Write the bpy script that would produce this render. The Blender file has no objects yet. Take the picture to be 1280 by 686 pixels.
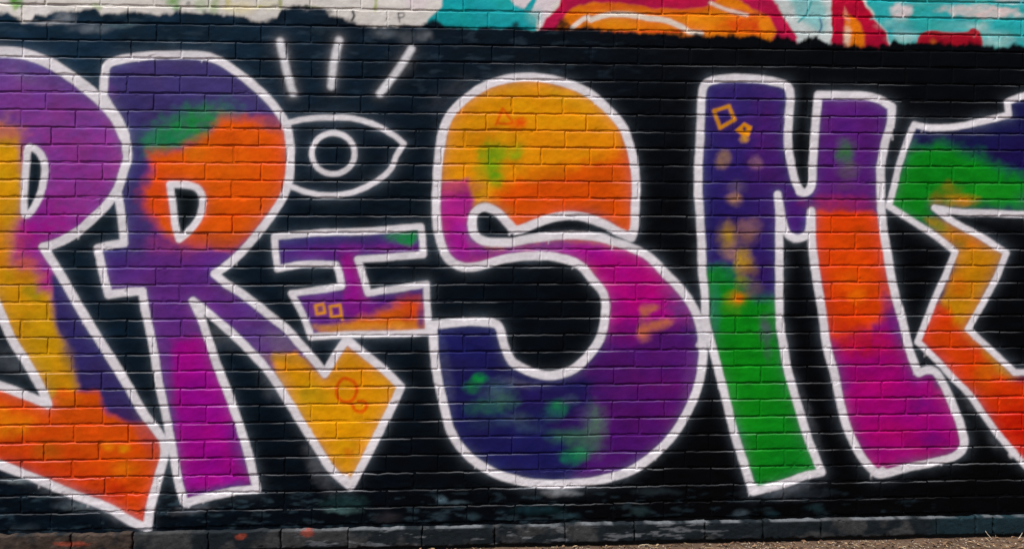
import bpy, math, random
import numpy as np

# ------------------------------------------------------------------ camera, sky, sun, exposure
scene = bpy.context.scene
C = scene.collection
FPX, HORIZON = 1108.0, 296.0            # focal length and horizon row, in photo pixels (1280 wide)
YAW = math.atan(0.0608)
CD, CZ = 3.913, 1.366                   # camera distance from the wall plane, camera height
cam_d = bpy.data.cameras.new('camera')
cam = bpy.data.objects.new('camera', cam_d)
C.objects.link(cam)
cam.location = (0, -CD, CZ)
cam.rotation_euler = (math.radians(90), 0, -YAW)
cam_d.sensor_width = 36.0
cam_d.lens = FPX / 1280 * 36.0
cam_d.shift_y = -(343 - HORIZON) / 1280
cam_d.clip_start, cam_d.clip_end = 0.05, 2000
scene.camera = cam

SUN_EL, SUN_AZ = math.radians(66), math.radians(-42)      # azimuth from the wall's outward normal (-y), negative = left
sd = (math.cos(SUN_EL) * math.sin(SUN_AZ), -math.cos(SUN_EL) * math.cos(SUN_AZ), math.sin(SUN_EL))
world = bpy.data.worlds.new('World')
scene.world = world
world.use_nodes = True
wn = world.node_tree
sky = wn.nodes.new('ShaderNodeTexSky')
sky.sky_type = 'NISHITA'
sky.sun_disc = False
sky.sun_elevation = SUN_EL
sky.sun_rotation = math.atan2(sd[0], sd[1])
sky.air_density, sky.dust_density, sky.ozone_density = 1.0, 4.0, 0.6
bg = wn.nodes['Background']
bg.inputs['Strength'].default_value = 0.07
wn.links.new(sky.outputs[0], bg.inputs['Color'])
sun_d = bpy.data.lights.new('sun', 'SUN')
sun_d.energy = 3.6
sun_d.angle = math.radians(6)
sun_d.color = (1.0, 0.98, 0.965)
sun = bpy.data.objects.new('sun', sun_d)
C.objects.link(sun)
from mathutils import Vector
sun.rotation_euler = Vector(sd).to_track_quat('Z', 'Y').to_euler()
sun.location = (-3, -4, 6)
vs = scene.view_settings
vs.view_transform = 'Standard'
vs.look = 'None'
vs.exposure = 0.42
vs.gamma = 1.0
vs.use_curve_mapping = False
scene.cycles.use_denoising = True
scene.cycles.max_bounces = 5

# ------------------------------------------------------------------ photo pixel <-> wall plane (y = 0)
cY, sY = math.cos(YAW), math.sin(YAW)
def to_wall(px, py):
    u = (np.asarray(px, float) - 640) / FPX
    t = CD / (cY - sY * u)
    return t * (cY * u + sY), CZ - t * (np.asarray(py, float) - HORIZON) / FPX
def to_px(X, Z):
    t = X * sY + CD * cY
    return 640 + FPX * (X * cY - CD * sY) / t, HORIZON + (CZ - Z) * FPX / t

# ------------------------------------------------------------------ value noise
def _h(i, j, s):
    n = (i.astype(np.int64) * 374761393 + j.astype(np.int64) * 668265263 + s * 1442695041) & 0xffffffff
    n = ((n ^ (n >> 13)) * 1274126177) & 0xffffffff
    return ((n ^ (n >> 16)) & 0xffff) / 65535.0
def vn(x, y, s=0):
    x = np.asarray(x, float); y = np.asarray(y, float)
    i, j = np.floor(x), np.floor(y)
    f, g = x - i, y - j
    f, g = f * f * (3 - 2 * f), g * g * (3 - 2 * g)
    a, b, c, d = _h(i, j, s), _h(i + 1, j, s), _h(i, j + 1, s), _h(i + 1, j + 1, s)
    return (a + (b - a) * f) * (1 - g) + (c + (d - c) * f) * g
def fbm(x, y, s=0, o=3):
    v, a, t = 0, 0.5, 0
    for k in range(o):
        v = v + a * vn(x, y, s + 17 * k); t += a
        x, y, a = x * 2.03, y * 2.03, a * 0.5
    return v / t
def sst(a, b, x):
    t = np.clip((x - a) / (b - a), 0, 1)
    return t * t * (3 - 2 * t)

# ------------------------------------------------------------------ the mural as a colour field over the wall, computed from strokes and sprayed patches
X0, X1, Y0, Y1 = -330, 1600, -190, 730
GX, GY = np.meshgrid(np.arange(X0, X1), np.arange(Y0, Y1))
GX = GX.astype(float); GY = GY.astype(float)
def lin(c):
    c = np.asarray(c, float) / 255
    return np.where(c <= .04045, c / 12.92, ((c + .055) / 1.055) ** 2.4)
IMG = np.zeros(GX.shape + (3,))
WX = GX + 5 * (fbm(GX / 13, GY / 13, 3) - .5)             # wobbled coordinates for sprayed edges
WY = GY + 5 * (fbm(GX / 13, GY / 13, 8) - .5)

def window(pts, m):
    x0 = int(max(min(p[0] for p in pts) - m, X0)) - X0; x1 = int(min(max(p[0] for p in pts) + m, X1 - 1)) - X0
    y0 = int(max(min(p[1] for p in pts) - m, Y0)) - Y0; y1 = int(min(max(p[1] for p in pts) + m, Y1 - 1)) - Y0
    return slice(y0, max(y1, y0 + 1)), slice(x0, max(x1, x0 + 1))
def spline(pts, closed=False, n=7):
    """Catmull-Rom through the points; a third element marks a sharp corner."""
    P = [(p[0], p[1]) for p in pts]; K = [len(p) > 2 for p in pts]
    N = len(P); out = []
    for i in range(N if closed else N - 1):
        p1, p2 = np.array(P[i]), np.array(P[(i + 1) % N])
        p0 = p1 if (K[i] or (not closed and i == 0)) else np.array(P[i - 1])
        j = (i + 1) % N
        p3 = p2 if (K[j] or (not closed and j == N - 1)) else np.array(P[(j + 1) % N])
        for k in range(n):
            t = k / n
            out.append(0.5 * (2 * p1 + (p2 - p0) * t + (2 * p0 - 5 * p1 + 4 * p2 - p3) * t * t + (3 * p1 - p0 - 3 * p2 + p3) * t ** 3))
    out.append(np.array(P[0] if closed else P[-1]))
    return out
def pdist(poly, w, gx, gy):
    d = np.full(gx.shape, 1e9)
    for a, b in zip(poly[:-1], poly[1:]):
        vx, vy = b[0] - a[0], b[1] - a[1]
        L = vx * vx + vy * vy + 1e-9
        t = np.clip(((gx - a[0]) * vx + (gy - a[1]) * vy) / L, 0, 1)
        np.minimum(d, (gx - a[0] - t * vx) ** 2 + (gy - a[1] - t * vy) ** 2, out=d)
    return np.sqrt(d)
def inside(poly, gx, gy):
    m = np.zeros(gx.shape, bool)
    for a, b in zip(poly[:-1], poly[1:]):
        if a[1] == b[1]: continue
        c = (a[1] > gy) != (b[1] > gy)
        m ^= c & (gx < (b[0] - a[0]) * (gy - a[1]) / (b[1] - a[1]) + a[0])
    return m
def blend(w, col, al):
    IMG[w] += (lin(col) - IMG[w]) * al[..., None]
LEDGE_PALE = np.zeros(GX.shape)                                  # pale tone for the bricks' upper ledges, fading away from the white strokes
MASK = None
def clip(w, al):
    return al if MASK is None else al * MASK[w]
def ell(cx, cy, rx, ry, col, al=1.0, rot=0, soft=.75):
    r = max(rx, ry) * 1.9
    w = window([(cx - r, cy - r), (cx + r, cy + r)], 2)
    c, s = math.cos(math.radians(rot)), math.sin(math.radians(rot))
    x, y = WX[w] - cx, WY[w] - cy
    q = np.sqrt(((x * c + y * s) / rx) ** 2 + ((-x * s + y * c) / ry) ** 2)
    gx, gy = GX[w], GY[w]
    q = q + .7 * (fbm(gx / 8, gy / 7, 111, 3) - .5)
    blend(w, col, clip(w, al * (1 - sst(1 - soft, 1 + soft, q)) * (.72 + .28 * sst(.3, .6, fbm(gx / 6, gy / 5, 113, 3)))))
def poly(pts, col, soft=5, al=1.0, wob=True):
    P = [np.array(p, float) for p in pts] + [np.array(pts[0], float)]
    w = window(pts, soft * 2 + 4)
    gx, gy = (WX[w], WY[w]) if wob else (GX[w], GY[w])
    gs = soft * .9
    gx, gy = gx + gs * (fbm(gx / 9, gy / 8, 115, 3) - .5), gy + gs * (fbm(gx / 9, gy / 8, 117, 3) - .5)
    d = pdist(P, w, gx, gy) * np.where(inside(P, gx, gy), 1, -1)
    blend(w, col, clip(w, al * sst(-soft, soft, d)))
WHITE = (233, 229, 233)
def stroke(pts, width, col=WHITE, closed=False, halo=.22, hr=4.2, edge=1.3, al=.97, smooth=True):
    P = spline(pts, closed) if smooth else [np.array(p[:2], float) for p in pts] + ([np.array(pts[0][:2], float)] if closed else [])
    w = window(P, width + max(hr * 5, 75 if col is WHITE else 0) + 6)
    gx, gy = GX[w] + 1.1 * (fbm(GX[w] / 9, GY[w] / 9, 5) - .5), GY[w] + 1.1 * (fbm(GX[w] / 9, GY[w] / 9, 6) - .5)
    d = pdist(P, w, gx, gy)
    hw = width * .48 * (1 + .14 * (fbm(gx / 42, gy / 42, 21) - .5))
    a = al * (1 - sst(hw - edge, hw + edge, d))
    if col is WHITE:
        LEDGE_PALE[w] = np.maximum(LEDGE_PALE[w], np.exp(-np.maximum(d - hw, 0) / 20))
    blend(w, col, np.clip(a, 0, 1))
    if halo:
        hn = .35 + 1.3 * fbm(gx / 30, gy / 30, 31)
        grain = .75 + .5 * vn(gx * 1.0, gy * 1.0, 44)
        ha = (halo * hn) ** 1.5 * grain * np.exp(-np.maximum(d - hw, 0) / hr)
        blend(w, (176, 196, 216) if col is WHITE else col, np.clip(ha, 0, 1) * (1 - a))
def fill(outline, closed=True):
    global MASK
    P = spline(outline, True)
    w = window(P, 3)
    MASK = np.zeros(GX.shape)
    MASK[w] = inside(P, GX[w], GY[w])
def rim(outline, al=.34):
    """thin dark edge of the first sketch line, left showing inside the white outline"""
    P = spline(outline, True); w = window(P, 3)
    d = pdist(P, w, GX[w], GY[w])
    blend(w, (34, 30, 84), clip(w, al * np.exp(-np.maximum(d - 5, 0) / 3.5) * sst(.3, .65, fbm(GX[w] / 30, GY[w] / 30, 119, 2))))
def unfill():
    global MASK
    MASK = None

# --- black ground coat: bluish and paler to the upper left, near black to the right and bottom
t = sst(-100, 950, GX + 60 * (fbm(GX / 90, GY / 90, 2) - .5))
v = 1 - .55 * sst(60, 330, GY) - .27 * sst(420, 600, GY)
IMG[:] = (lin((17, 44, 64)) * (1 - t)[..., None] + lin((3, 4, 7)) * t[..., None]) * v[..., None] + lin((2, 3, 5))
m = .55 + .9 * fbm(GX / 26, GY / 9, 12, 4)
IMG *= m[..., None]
# dull scuffs and thin roller coverage
sc = sst(.60, .78, fbm(GX / 21, GY / 6, 71, 4)) * (1 - sst(620, 900, GX)) * (1 - sst(90, 150, GY)) * .5
blend((slice(None), slice(None)), (70, 92, 108), sc * .4)
sc = sst(.58, .75, fbm(GX / 16, GY / 4.5, 75, 4)) * sst(600, 628, GY) * (1 - .5 * sst(700, 900, GX)) * (1 - sst(1100, 1200, GX))
blend((slice(None), slice(None)), (74, 100, 112), sc * .24)
for cx, cy, rx, ry, c, a in ((115, 36, 22, 5, (120, 130, 140), .6), (80, 22, 12, 5, (150, 155, 160), .5), (62, 29, 22, 3, (190, 190, 192), .5),
        (478, 42, 14, 6, (105, 112, 118), .6), (505, 46, 12, 6, (90, 98, 106), .5), (530, 45, 8, 7, (120, 125, 130), .5), (150, 33, 20, 2, (90, 115, 125), .6),
        (28, 600, 30, 3, (150, 165, 170), .6), (100, 632, 18, 5, (120, 135, 140), .55), (75, 630, 9, 4, (80, 95, 110), .5), (28, 660, 16, 5, (50, 60, 66), .7),
        (430, 627, 22, 8, (45, 85, 88), .6), (428, 638, 18, 3, (110, 150, 150), .5), (552, 625, 6, 4, (120, 150, 165), .6), (570, 628, 12, 2, (120, 150, 165), .5),
        (590, 645, 8, 4, (60, 85, 95), .5), (550, 645, 8, 5, (60, 80, 92), .5), (485, 647, 14, 6, (70, 66, 70), .5), (700, 616, 18, 4, (190, 195, 200), .6),
        (670, 637, 30, 5, (35, 75, 85), .5), (710, 645, 12, 4, (70, 105, 115), .5), (800, 638, 10, 5, (70, 100, 105), .4), (820, 614, 25, 4, (60, 75, 82), .4),
        (1018, 634, 10, 4, (40, 70, 78), .6), (985, 615, 40, 8, (70, 80, 90), .5), (965, 642, 8, 3, (40, 75, 85), .5), (925, 642, 8, 4, (90, 110, 120), .5)):
    ell(cx, cy, rx, ry, c, min(1, a * (1.05 if cy < 60 else .75)))

# --- the older painting left above the ground coat
bound = [(-340, 20), (-60, 17), (0, 17), (9, 15), (18, 22), (28, 29), (38, 26), (44, 18), (58, 20), (68, 14), (90, 15), (105, 12), (120, 10), (126, 17), (170, 15), (195, 20), (214, 19),
         (222, 15), (272, 16), (298, 21), (316, 26), (326, 28), (346, 24), (352, 11), (405, 12), (411, 19), (436, 27), (462, 31), (500, 33), (526, 32), (536, 26), (545, 25), (556, 33),
         (600, 35), (640, 36), (655, 37), (672, 37), (700, 35), (740, 37), (770, 40), (830, 42), (860, 44), (900, 45), (960, 46), (985, 48), (1000, 52), (1010, 46), (1024, 46), (1036, 56),
         (1060, 58), (1085, 59), (1112, 58), (1118, 48), (1128, 56), (1142, 56), (1152, 53), (1165, 55), (1228, 54), (1238, 58), (1255, 60), (1268, 57), (1290, 59), (1620, 57)]
bx, by = np.array(bound).T
BY = np.interp(GX, bx, by)
rag = 8 * (fbm(GX / 6, GY / 16, 51, 3) - .5) * sst(560, 1000, GX) + 6 * (fbm(GX / 16, GY / 12, 53, 2) - .5) + 4 * (fbm(GX / 4, GY / 7, 55, 3) - .5)
UP = sst(-3, 3, BY + rag - GY)
A = (slice(None), slice(None))
UNDER = IMG.copy()
MASK = (GY < 90) * 1.0
blend(A, (226, 221, 214), MASK * (.93 + .07 * fbm(GX / 20, GY / 20, 9)))
# small remains of colour over the white
for cx, cy, rx, ry, c, a in ((20, 1, 8, 7, (90, 165, 40), .95), (17, 9, 3, 5, (120, 170, 60), .6), (48, 16, 16, 9, (236, 232, 230), .8), (216, 2, 8, 6, (120, 170, 70), .8), (222, 10, 5, 4, (90, 150, 60), .7),
        (118, 7, 5, 4, (170, 190, 140), .7), (125, 11, 4, 4, (140, 170, 110), .7), (250, 6, 8, 8, (190, 205, 170), .8), (268, 10, 6, 10, (150, 180, 110), .7), (285, 2, 3, 8, (200, 190, 60), .8),
        (300, 9, 20, 8, (226, 216, 170), .8), (335, 6, 14, 8, (222, 220, 190), .7), (326, 9, 7, 2, (200, 195, 70), .6), (349, 3, 2, 9, (150, 160, 50), .8), (390, 9, 9, 2, (120, 150, 60), .6), (470, 6, 2, 8, (150, 170, 60), .8),
        (235, 4, 3, 3, (40, 60, 40), .8), (255, 15, 3, 3, (60, 90, 50), .7), (520, 2, 14, 10, (222, 205, 210), .8)):
    ell(cx, cy, rx, ry, c, a)
ell(382, 17, 30, 9, (26, 38, 50), .95, soft=.3); ell(371, 24, 26, 7, (26, 38, 50), .9, soft=.3)
ell(20, 25, 8, 6, (18, 34, 46), .9, soft=.4)
stroke([(441, 15), (443, 20), (440, 26)], 3, (16, 22, 32), halo=0)
stroke([(498, 17), (499.5, 28)], 2.2, (60, 62, 66), halo=0, al=.8); stroke([(498, 17), (504, 17), (505, 21), (499, 23)], 2.0, (70, 72, 76), halo=0, al=.8)
TEAL, CRIM, ORAN = (22, 172, 178), (196, 24, 78), (246, 132, 12)
poly([(528, 40), (535, 24), (552, 8), (560, -40), (672, -60), (668, 0), (672, 40)], TEAL, 2)
poly([(575, -40), (640, -40), (665, 20), (640, 36), (600, 30)], (34, 182, 190), 8, .7)
poly([(636, -5), (720, -60), (712, -10), (690, 8), (680, 36), (672, 24), (655, 12), (644, 8)], (225, 214, 218), 2)
poly([(655, 14), (668, -6), (674, -4), (664, 16)], TEAL, 1.5)
ell(668, 22, 9, 9, (120, 205, 205), .7); ell(645, 32, 5, 6, (20, 40, 48), .9); ell(540, 30, 6, 5, (16, 40, 48), .9)
poly([(674, 42), (684, 22), (700, 6), (712, -60), (980, -60), (1000, 60), (860, 60)], CRIM, 2)
poly([(690, 48), (706, 20), (722, 8), (745, 3), (780, 5), (815, 11), (850, 13), (880, 10), (893, 3), (900, -8), (925, 2), (945, 14), (960, 20), (968, 60), (700, 60)], ORAN, 2.5)
poly([(720, 9), (765, 3), (800, 8), (850, 15), (890, 8), (896, 12), (850, 20), (800, 13), (740, 13)], (236, 96, 20), 2, .6)
ell(925, 33, 24, 9, (236, 78, 14), .9); ell(955, 32, 18, 10, (222, 58, 22), .8); ell(760, 30, 25, 6, (250, 146, 10), .8); ell(870, 25, 30, 6, (250, 150, 20), .5)
poly([(905, 12), (960, 16), (965, 22), (920, 20)], (180, 30, 60), 2, .5)
stroke([(714, 36), (728, 25), (735, 22)], 6, (235, 222, 210), halo=.1, hr=2)
stroke([(738, 25), (760, 19), (785, 19), (810, 23), (832, 26), (850, 33), (862, 40), (876, 42)], 7, (238, 224, 208), halo=.15, hr=3)
stroke([(888, 4), (905, 11), (925, 17), (934, 19)], 4.5, (236, 206, 190), halo=.15, hr=2)
stroke([(745, 41), (800, 40), (850, 41)], 2, (222, 60, 30), halo=0)
ell(705, 33, 9, 8, (18, 16, 16), .9, soft=.4); ell(735, 35, 5, 5, (24, 18, 16), .8)
poly([(962, -60), (1040, -60), (1044, 60), (1000, 62), (990, 40), (974, 18), (964, 0)], (206, 216, 214), 1.5)
poly([(985, -5), (1020, -10), (1034, 10), (1030, 40), (1005, 30), (996, 22)], (120, 205, 205), 5, .75)
stroke([(1014, 3), (1008, 18), (998, 28)], 2.5, (60, 170, 172), halo=0); stroke([(1025, 24), (1027, 32), (1024, 40)], 2.5, (30, 70, 140), halo=0, al=.8)
poly([(945, 20), (963, 22), (972, 44), (960, 54)], (246, 140, 20), 3, .9)
poly([(948, -60), (962, -6), (982, 24), (998, 48), (990, 52), (965, 48), (972, 40), (958, 14)], CRIM, 2)
poly([(1041, -20), (1072, -20), (1082, 10), (1098, 28), (1108, 42), (1112, 62), (1041, 62), (1039, 20)], (190, 14, 56), 1.5)
poly([(1056, 16), (1072, 28), (1082, 42), (1080, 60), (1058, 60)], (248, 132, 16), 2.5)
poly([(1056, 8), (1060, 16), (1062, 30), (1056, 26)], (235, 150, 130), 1.5, .8); ell(1060, 46, 4, 11, (238, 216, 190), .9)
poly([(1072, -60), (1620, -60), (1620, 64), (1115, 64), (1108, 40), (1096, 24), (1084, 8)], (52, 188, 188), 2)
ell(1126, 14, 13, 11, (226, 210, 212), .95, soft=.35); ell(1120, 30, 18, 6, (150, 212, 210), .7); ell(1130, 46, 16, 9, (190, 220, 218), .7)
ell(1225, 14, 46, 9, (228, 205, 202), .95, rot=4, soft=.3); ell(1265, 1, 20, 5, (226, 208, 206), .9); ell(1195, 5, 50, 4, (110, 200, 200), .6)
ell(1200, 33, 30, 7, (130, 205, 205), .5); ell(1225, 34, 12, 6, (205, 222, 220), .6); ell(1245, 50, 24, 10, (180, 220, 215), .7); ell(1260, 33, 25, 8, (30, 170, 172), .6)
ell(1150, 33, 30, 8, (40, 176, 178), .6); ell(1400, 10, 70, 20, (226, 208, 206), .8); ell(1500, 40, 60, 12, (196, 24, 78), .8)
stroke([(1086, 4), (1110, 0), (1180, 4), (1300, 3)], 3, (30, 160, 162), halo=0); stroke([(1088, 24), (1130, 23), (1210, 25), (1280, 24)], 2, (30, 150, 154), halo=0, al=.7)
stroke([(1150, 54), (1154, 46), (1164, 43), (1190, 45), (1212, 44), (1216, 40), (1222, 44), (1224, 56)], 9, (182, 18, 44), halo=0)
poly([(1150, 46), (1224, 46), (1226, 62), (1148, 62)], (170, 16, 40), 2); ell(1166, 54, 4, 5, (206, 100, 30), .8)
unfill()
IMG[:] = UNDER + (IMG - UNDER) * UP[..., None]

# --- letters: closed white outlines; each letter's fill is sprayed inside its own outline
P_OUT = [(-120, 120), (-60, 74), (-25, 65), (0, 65), (30, 68), (63, 80), (94, 100), (125, 125), (145, 148), (155, 170), (158.5, 185), (159, 198), (154, 216), (147, 236), (135, 254), (115, 274), (95, 291),
         (73, 303), (54, 309, 1), (75, 342), (98, 382), (118, 415), (140, 450), (160, 482), (178, 514), (193, 534), (204, 550), (206, 566), (198, 597), (188, 634), (184, 660, 1), (160, 649), (135, 634),
         (88, 616), (50, 600), (0, 580), (-60, 556), (-130, 520, 1)]
P_LEG = [(-110, 300), (-60, 330), (-15, 365), (0, 390), (15, 424), (33, 453), (50, 482), (60, 505, 1), (25, 491), (0, 482), (-40, 470), (-110, 440)]
P_HOLE = [(38, 184), (50, 192), (56, 209), (54, 229), (48, 249), (38, 265), (31, 268), (30, 254), (31, 229), (33, 204), (34, 189)]
R_OUT = [(129, 120, 1), (131, 92), (136, 80), (155, 74), (176, 71), (206, 69), (251, 70), (271, 75), (288, 85), (311, 102), (335, 124), (348, 140), (358, 157), (362, 178), (363, 201), (361, 224), (355, 244), (343, 264),
         (327, 286), (301, 316), (283, 332), (268, 342, 1), (283, 355), (301, 366), (318, 379), (338, 395), (358, 411), (375, 430), (393, 450), (406, 467, 1), (420, 443), (433, 424, 1), (455, 442), (480, 462),
         (501, 483, 1), (493, 502), (486, 516), (470, 547), (455, 577), (438, 608, 1), (415, 587), (395, 557), (370, 517), (340, 470), (316, 442), (296, 422), (271, 400), (241, 376, 1), (253, 402), (261, 425), (271, 455), (283, 486),
         (296, 521), (306, 552), (313, 577), (321, 611, 1), (296, 613), (271, 618), (231, 628, 1), (223, 602), (216, 564), (207, 517), (198, 475), (193, 442), (187, 412), (181, 385), (178, 364, 1), (160, 365), (136, 368, 1),
         (129, 342), (122, 310, 1), (140, 306), (155, 304, 1), (153, 281), (150, 259), (147, 240, 1), (154, 216), (159, 198), (155, 170), (145, 148)]
R_HOLE = [(212, 231, 1), (231, 231), (246, 235), (253, 247), (251, 266), (241, 284), (224, 299, 1), (219, 279), (216, 256)]
I_OUT = [(343, 296, 1), (400, 291), (460, 289), (526, 283, 1), (528, 300), (529, 318, 1), (480, 322), (447, 324, 1), (453, 342), (460, 366, 1), (495, 361), (533, 355, 1), (534, 380), (536, 415, 1), (495, 417), (440, 418), (389, 421, 1),
         (378, 392), (364, 367, 1), (393, 363), (427, 358, 1), (424, 342), (420, 331, 1), (383, 330), (347, 336, 1), (344, 312)]
S_OUT = [(640, 98), (670, 97), (703, 103), (733, 115), (758, 135), (778, 158), (785, 176), (792, 201), (795, 231), (794, 259), (793, 284), (789, 297, 1), (773, 290), (755, 280), (728, 271), (703, 270), (678, 276), (655, 285), (644, 288, 1),
         (636, 280), (621, 265), (606, 259), (594, 265), (590, 279), (594, 294), (608, 302), (638, 303), (665, 298), (708, 294), (745, 296), (770, 303), (790, 310), (811, 321), (831, 341), (853, 364), (868, 387), (876, 412), (879, 437), (877, 462),
         (871, 487), (861, 511), (841, 544), (816, 569), (790, 587), (760, 597), (728, 603), (690, 605), (660, 603), (640, 598), (621, 592), (596, 578), (576, 559), (563, 537), (555, 507), (547, 472), (543, 442), (541, 406, 1), (583, 402), (612, 403), (624, 409),
         (630, 430), (638, 449), (648, 457), (665, 465), (690, 469), (715, 462), (733, 447), (748, 427), (755, 405), (757, 380), (752, 363), (740, 349), (728, 334), (710, 325), (685, 320), (660, 320), (640, 322), (621, 326), (596, 333), (576, 333),
         (561, 324), (553, 309), (547, 286), (545, 261), (546, 231), (548, 201), (551, 179), (554, 164), (563, 143), (583, 123), (608, 107)]
M_OUT = [(875, 176), (876, 150), (877, 125), (882, 105), (901, 99), (928, 98), (960, 101), (982, 107), (988, 120), (986, 150), (985, 180), (989, 206), (994, 226), (1001, 239), (1009, 240), (1015, 229), (1016, 204), (1019, 160), (1023, 119, 1), (1048, 119), (1080, 120),
         (1100, 125), (1115, 134, 1), (1113, 155), (1106, 180), (1101, 209), (1101, 234), (1102, 264), (1105, 291), (1110, 321), (1114, 347), (1120, 372), (1128, 400), (1135, 430), (1142, 451), (1149, 466, 1), (1160, 462), (1171, 466), (1181, 483), (1191, 506),
         (1202, 535), (1205, 557), (1193, 570), (1168, 577), (1135, 584), (1102, 592), (1088, 584), (1073, 564), (1060, 537), (1051, 506), (1043, 467), (1034, 435), (1029, 400), (1024, 367), (1019, 336), (1015, 304), (1014, 264, 1), (1012, 284), (1008, 294), (996, 298), (985, 293),
         (979, 279), (972, 243, 1), (974, 271), (974, 306), (974, 341), (974, 372), (975, 405), (979, 430), (984, 460), (993, 492), (1001, 518), (1010, 547), (1020, 572), (1027, 590, 1), (1005, 595), (980, 604), (941, 614, 1), (931, 582), (918, 542), (909, 505), (896, 455),
         (888, 425), (882, 400), (881, 367), (878, 342), (877, 310), (875, 270), (873, 240), (873, 209)]
E_OUT = [(1420, 95, 1), (1340, 105), (1280, 120), (1259, 128, 1), (1261, 144, 1), (1236, 150), (1198, 158), (1165, 160), (1143, 156, 1), (1136, 171), (1124, 206), (1118, 231), (1111, 258, 1), (1140, 276), (1171, 296), (1194, 315, 1), (1181, 346), (1168, 375), (1158, 400), (1147, 427, 1), (1171, 450),
         (1191, 472), (1211, 492), (1231, 520), (1248, 543), (1266, 564), (1282, 582, 1), (1330, 592), (1420, 596, 1), (1420, 470, 1), (1330, 466), (1268, 465, 1), (1248, 446), (1226, 426), (1210, 411, 1), (1218, 397), (1231, 374), (1246, 346), (1258, 316, 1), (1223, 294), (1191, 277), (1168, 260, 1), (1198, 265), (1236, 266), (1280, 268), (1420, 270, 1)]

# P
fill(P_OUT)
blend(A, (120, 68, 150), MASK)
ell(95, 235, 85, 85, (154, 52, 154), .92); ell(40, 300, 60, 40, (166, 14, 150), .95); ell(60, 92, 90, 16, (92, 66, 146), .8, rot=18); ell(140, 190, 18, 50, (160, 60, 165), .5)
ell(10, 132, 60, 20, (128, 48, 150), .6)
poly([(-140, 160), (22, 168), (28, 240), (20, 290), (14, 330), (62, 352), (66, 395), (80, 430), (95, 470), (98, 500), (-140, 510)], (214, 154, 12), 7)
ell(0, 215, 26, 50, (236, 168, 10), .9); ell(2, 166, 26, 11, (206, 112, 88), .9); ell(16, 262, 12, 12, (196, 140, 30), .7); ell(20, 305, 16, 22, (190, 70, 110), .7); ell(0, 310, 9, 28, (228, 140, 10), .9)
ell(30, 330, 18, 10, (226, 110, 40), .7); ell(40, 366, 14, 10, (150, 140, 24), .8); ell(58, 348, 13, 16, (188, 30, 148), .95); ell(36, 345, 16, 8, (222, 130, 30), .8)
ell(20, 375, 16, 10, (228, 160, 8), .7); ell(60, 420, 18, 30, (222, 164, 8), .6)
poly([(64, 345), (90, 345), (165, 470), (185, 530), (160, 530), (126, 508), (100, 492), (96, 470), (82, 432), (68, 400)], (54, 44, 104), 5)
ell(150, 520, 24, 12, (62, 34, 92), .8); ell(85, 450, 8, 30, (130, 100, 60), .5, rot=-15); ell(80, 480, 12, 24, (226, 150, 12), .9, rot=-15)
poly([(-140, 478), (0, 484), (62, 503), (72, 488), (122, 490), (132, 514), (160, 528), (190, 530), (220, 560), (186, 672), (-140, 600)], (230, 84, 8), 5)
ell(90, 605, 120, 28, (212, 52, 8), .75, rot=18); ell(40, 565, 60, 20, (216, 62, 8), .7, rot=10); ell(10, 530, 30, 14, (244, 140, 10), .8); ell(0, 515, 12, 10, (246, 130, 10), .7)
ell(135, 557, 9, 6, (245, 135, 8), .8); ell(155, 560, 7, 5, (250, 150, 8), .9); ell(155, 586, 14, 10, (240, 118, 8), .8); ell(58, 563, 17, 11, (186, 100, 16), .75); ell(145, 614, 12, 9, (200, 44, 10), .7)
ell(182, 540, 10, 16, (150, 70, 90), .5, rot=-30); ell(190, 555, 10, 22, (205, 60, 50), .45); ell(80, 500, 18, 8, (238, 120, 10), .6)
rim(P_OUT)
unfill()
fill(P_LEG); blend(A, (14, 27, 36), MASK); unfill()
# R
fill(R_OUT)
blend(A, (102, 46, 134), MASK)
poly([(120, 50), (270, 50), (330, 100), (366, 150), (262, 140), (222, 160), (185, 190), (176, 240), (192, 282), (176, 325), (110, 330), (140, 120)], (70, 58, 118), 12)
ell(200, 130, 50, 18, (60, 50, 108), .7); ell(170, 200, 12, 40, (52, 44, 112), .7)
ell(238, 158, 50, 20, (30, 140, 70), .98, rot=-18); ell(207, 178, 26, 12, (28, 138, 84), .95, rot=-25); ell(262, 182, 18, 14, (126, 140, 30), .9)
poly([(276, 146), (330, 147), (368, 160), (370, 220), (330, 284), (290, 312), (236, 306), (205, 294), (184, 260), (180, 228), (192, 214), (186, 192), (224, 187), (262, 168)], (240, 94, 6), 9)
ell(205, 245, 24, 28, (234, 66, 22), .6); ell(245, 192, 16, 10, (220, 120, 16), .7); ell(270, 205, 30, 20, (244, 112, 6), .6); ell(240, 305, 60, 10, (170, 60, 90), .45); ell(232, 315, 8, 10, (150, 60, 110), .6); ell(270, 300, 24, 12, (222, 90, 20), .6)
ell(182, 228, 8, 6, (70, 50, 120), .7); ell(350, 200, 14, 40, (248, 88, 20), .5); ell(345, 155, 20, 8, (120, 74, 110), .6)
ell(150, 330, 22, 34, (66, 44, 122), .8); ell(172, 300, 10, 30, (70, 44, 120), .7); ell(255, 330, 30, 14, (118, 44, 146), .6); ell(205, 350, 60, 24, (92, 40, 132), .7); ell(300, 390, 30, 14, (92, 44, 132), .8, rot=40)
poly([(216, 425), (266, 416), (285, 480), (300, 520), (316, 600), (228, 624), (212, 500)], (168, 8, 148), 9)
ell(245, 385, 22, 20, (122, 36, 144), .7); ell(270, 612, 40, 6, (80, 30, 120), .7, rot=-7); ell(300, 560, 10, 40, (86, 30, 130), .6, rot=-14); ell(240, 560, 16, 40, (160, 6, 132), .6)
ell(208, 480, 8, 60, (110, 50, 140), .7, rot=-8)
ell(330, 420, 26, 20, (96, 66, 136), .8, rot=35); ell(352, 428, 22, 14, (114, 94, 126), .85, rot=30)
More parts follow.
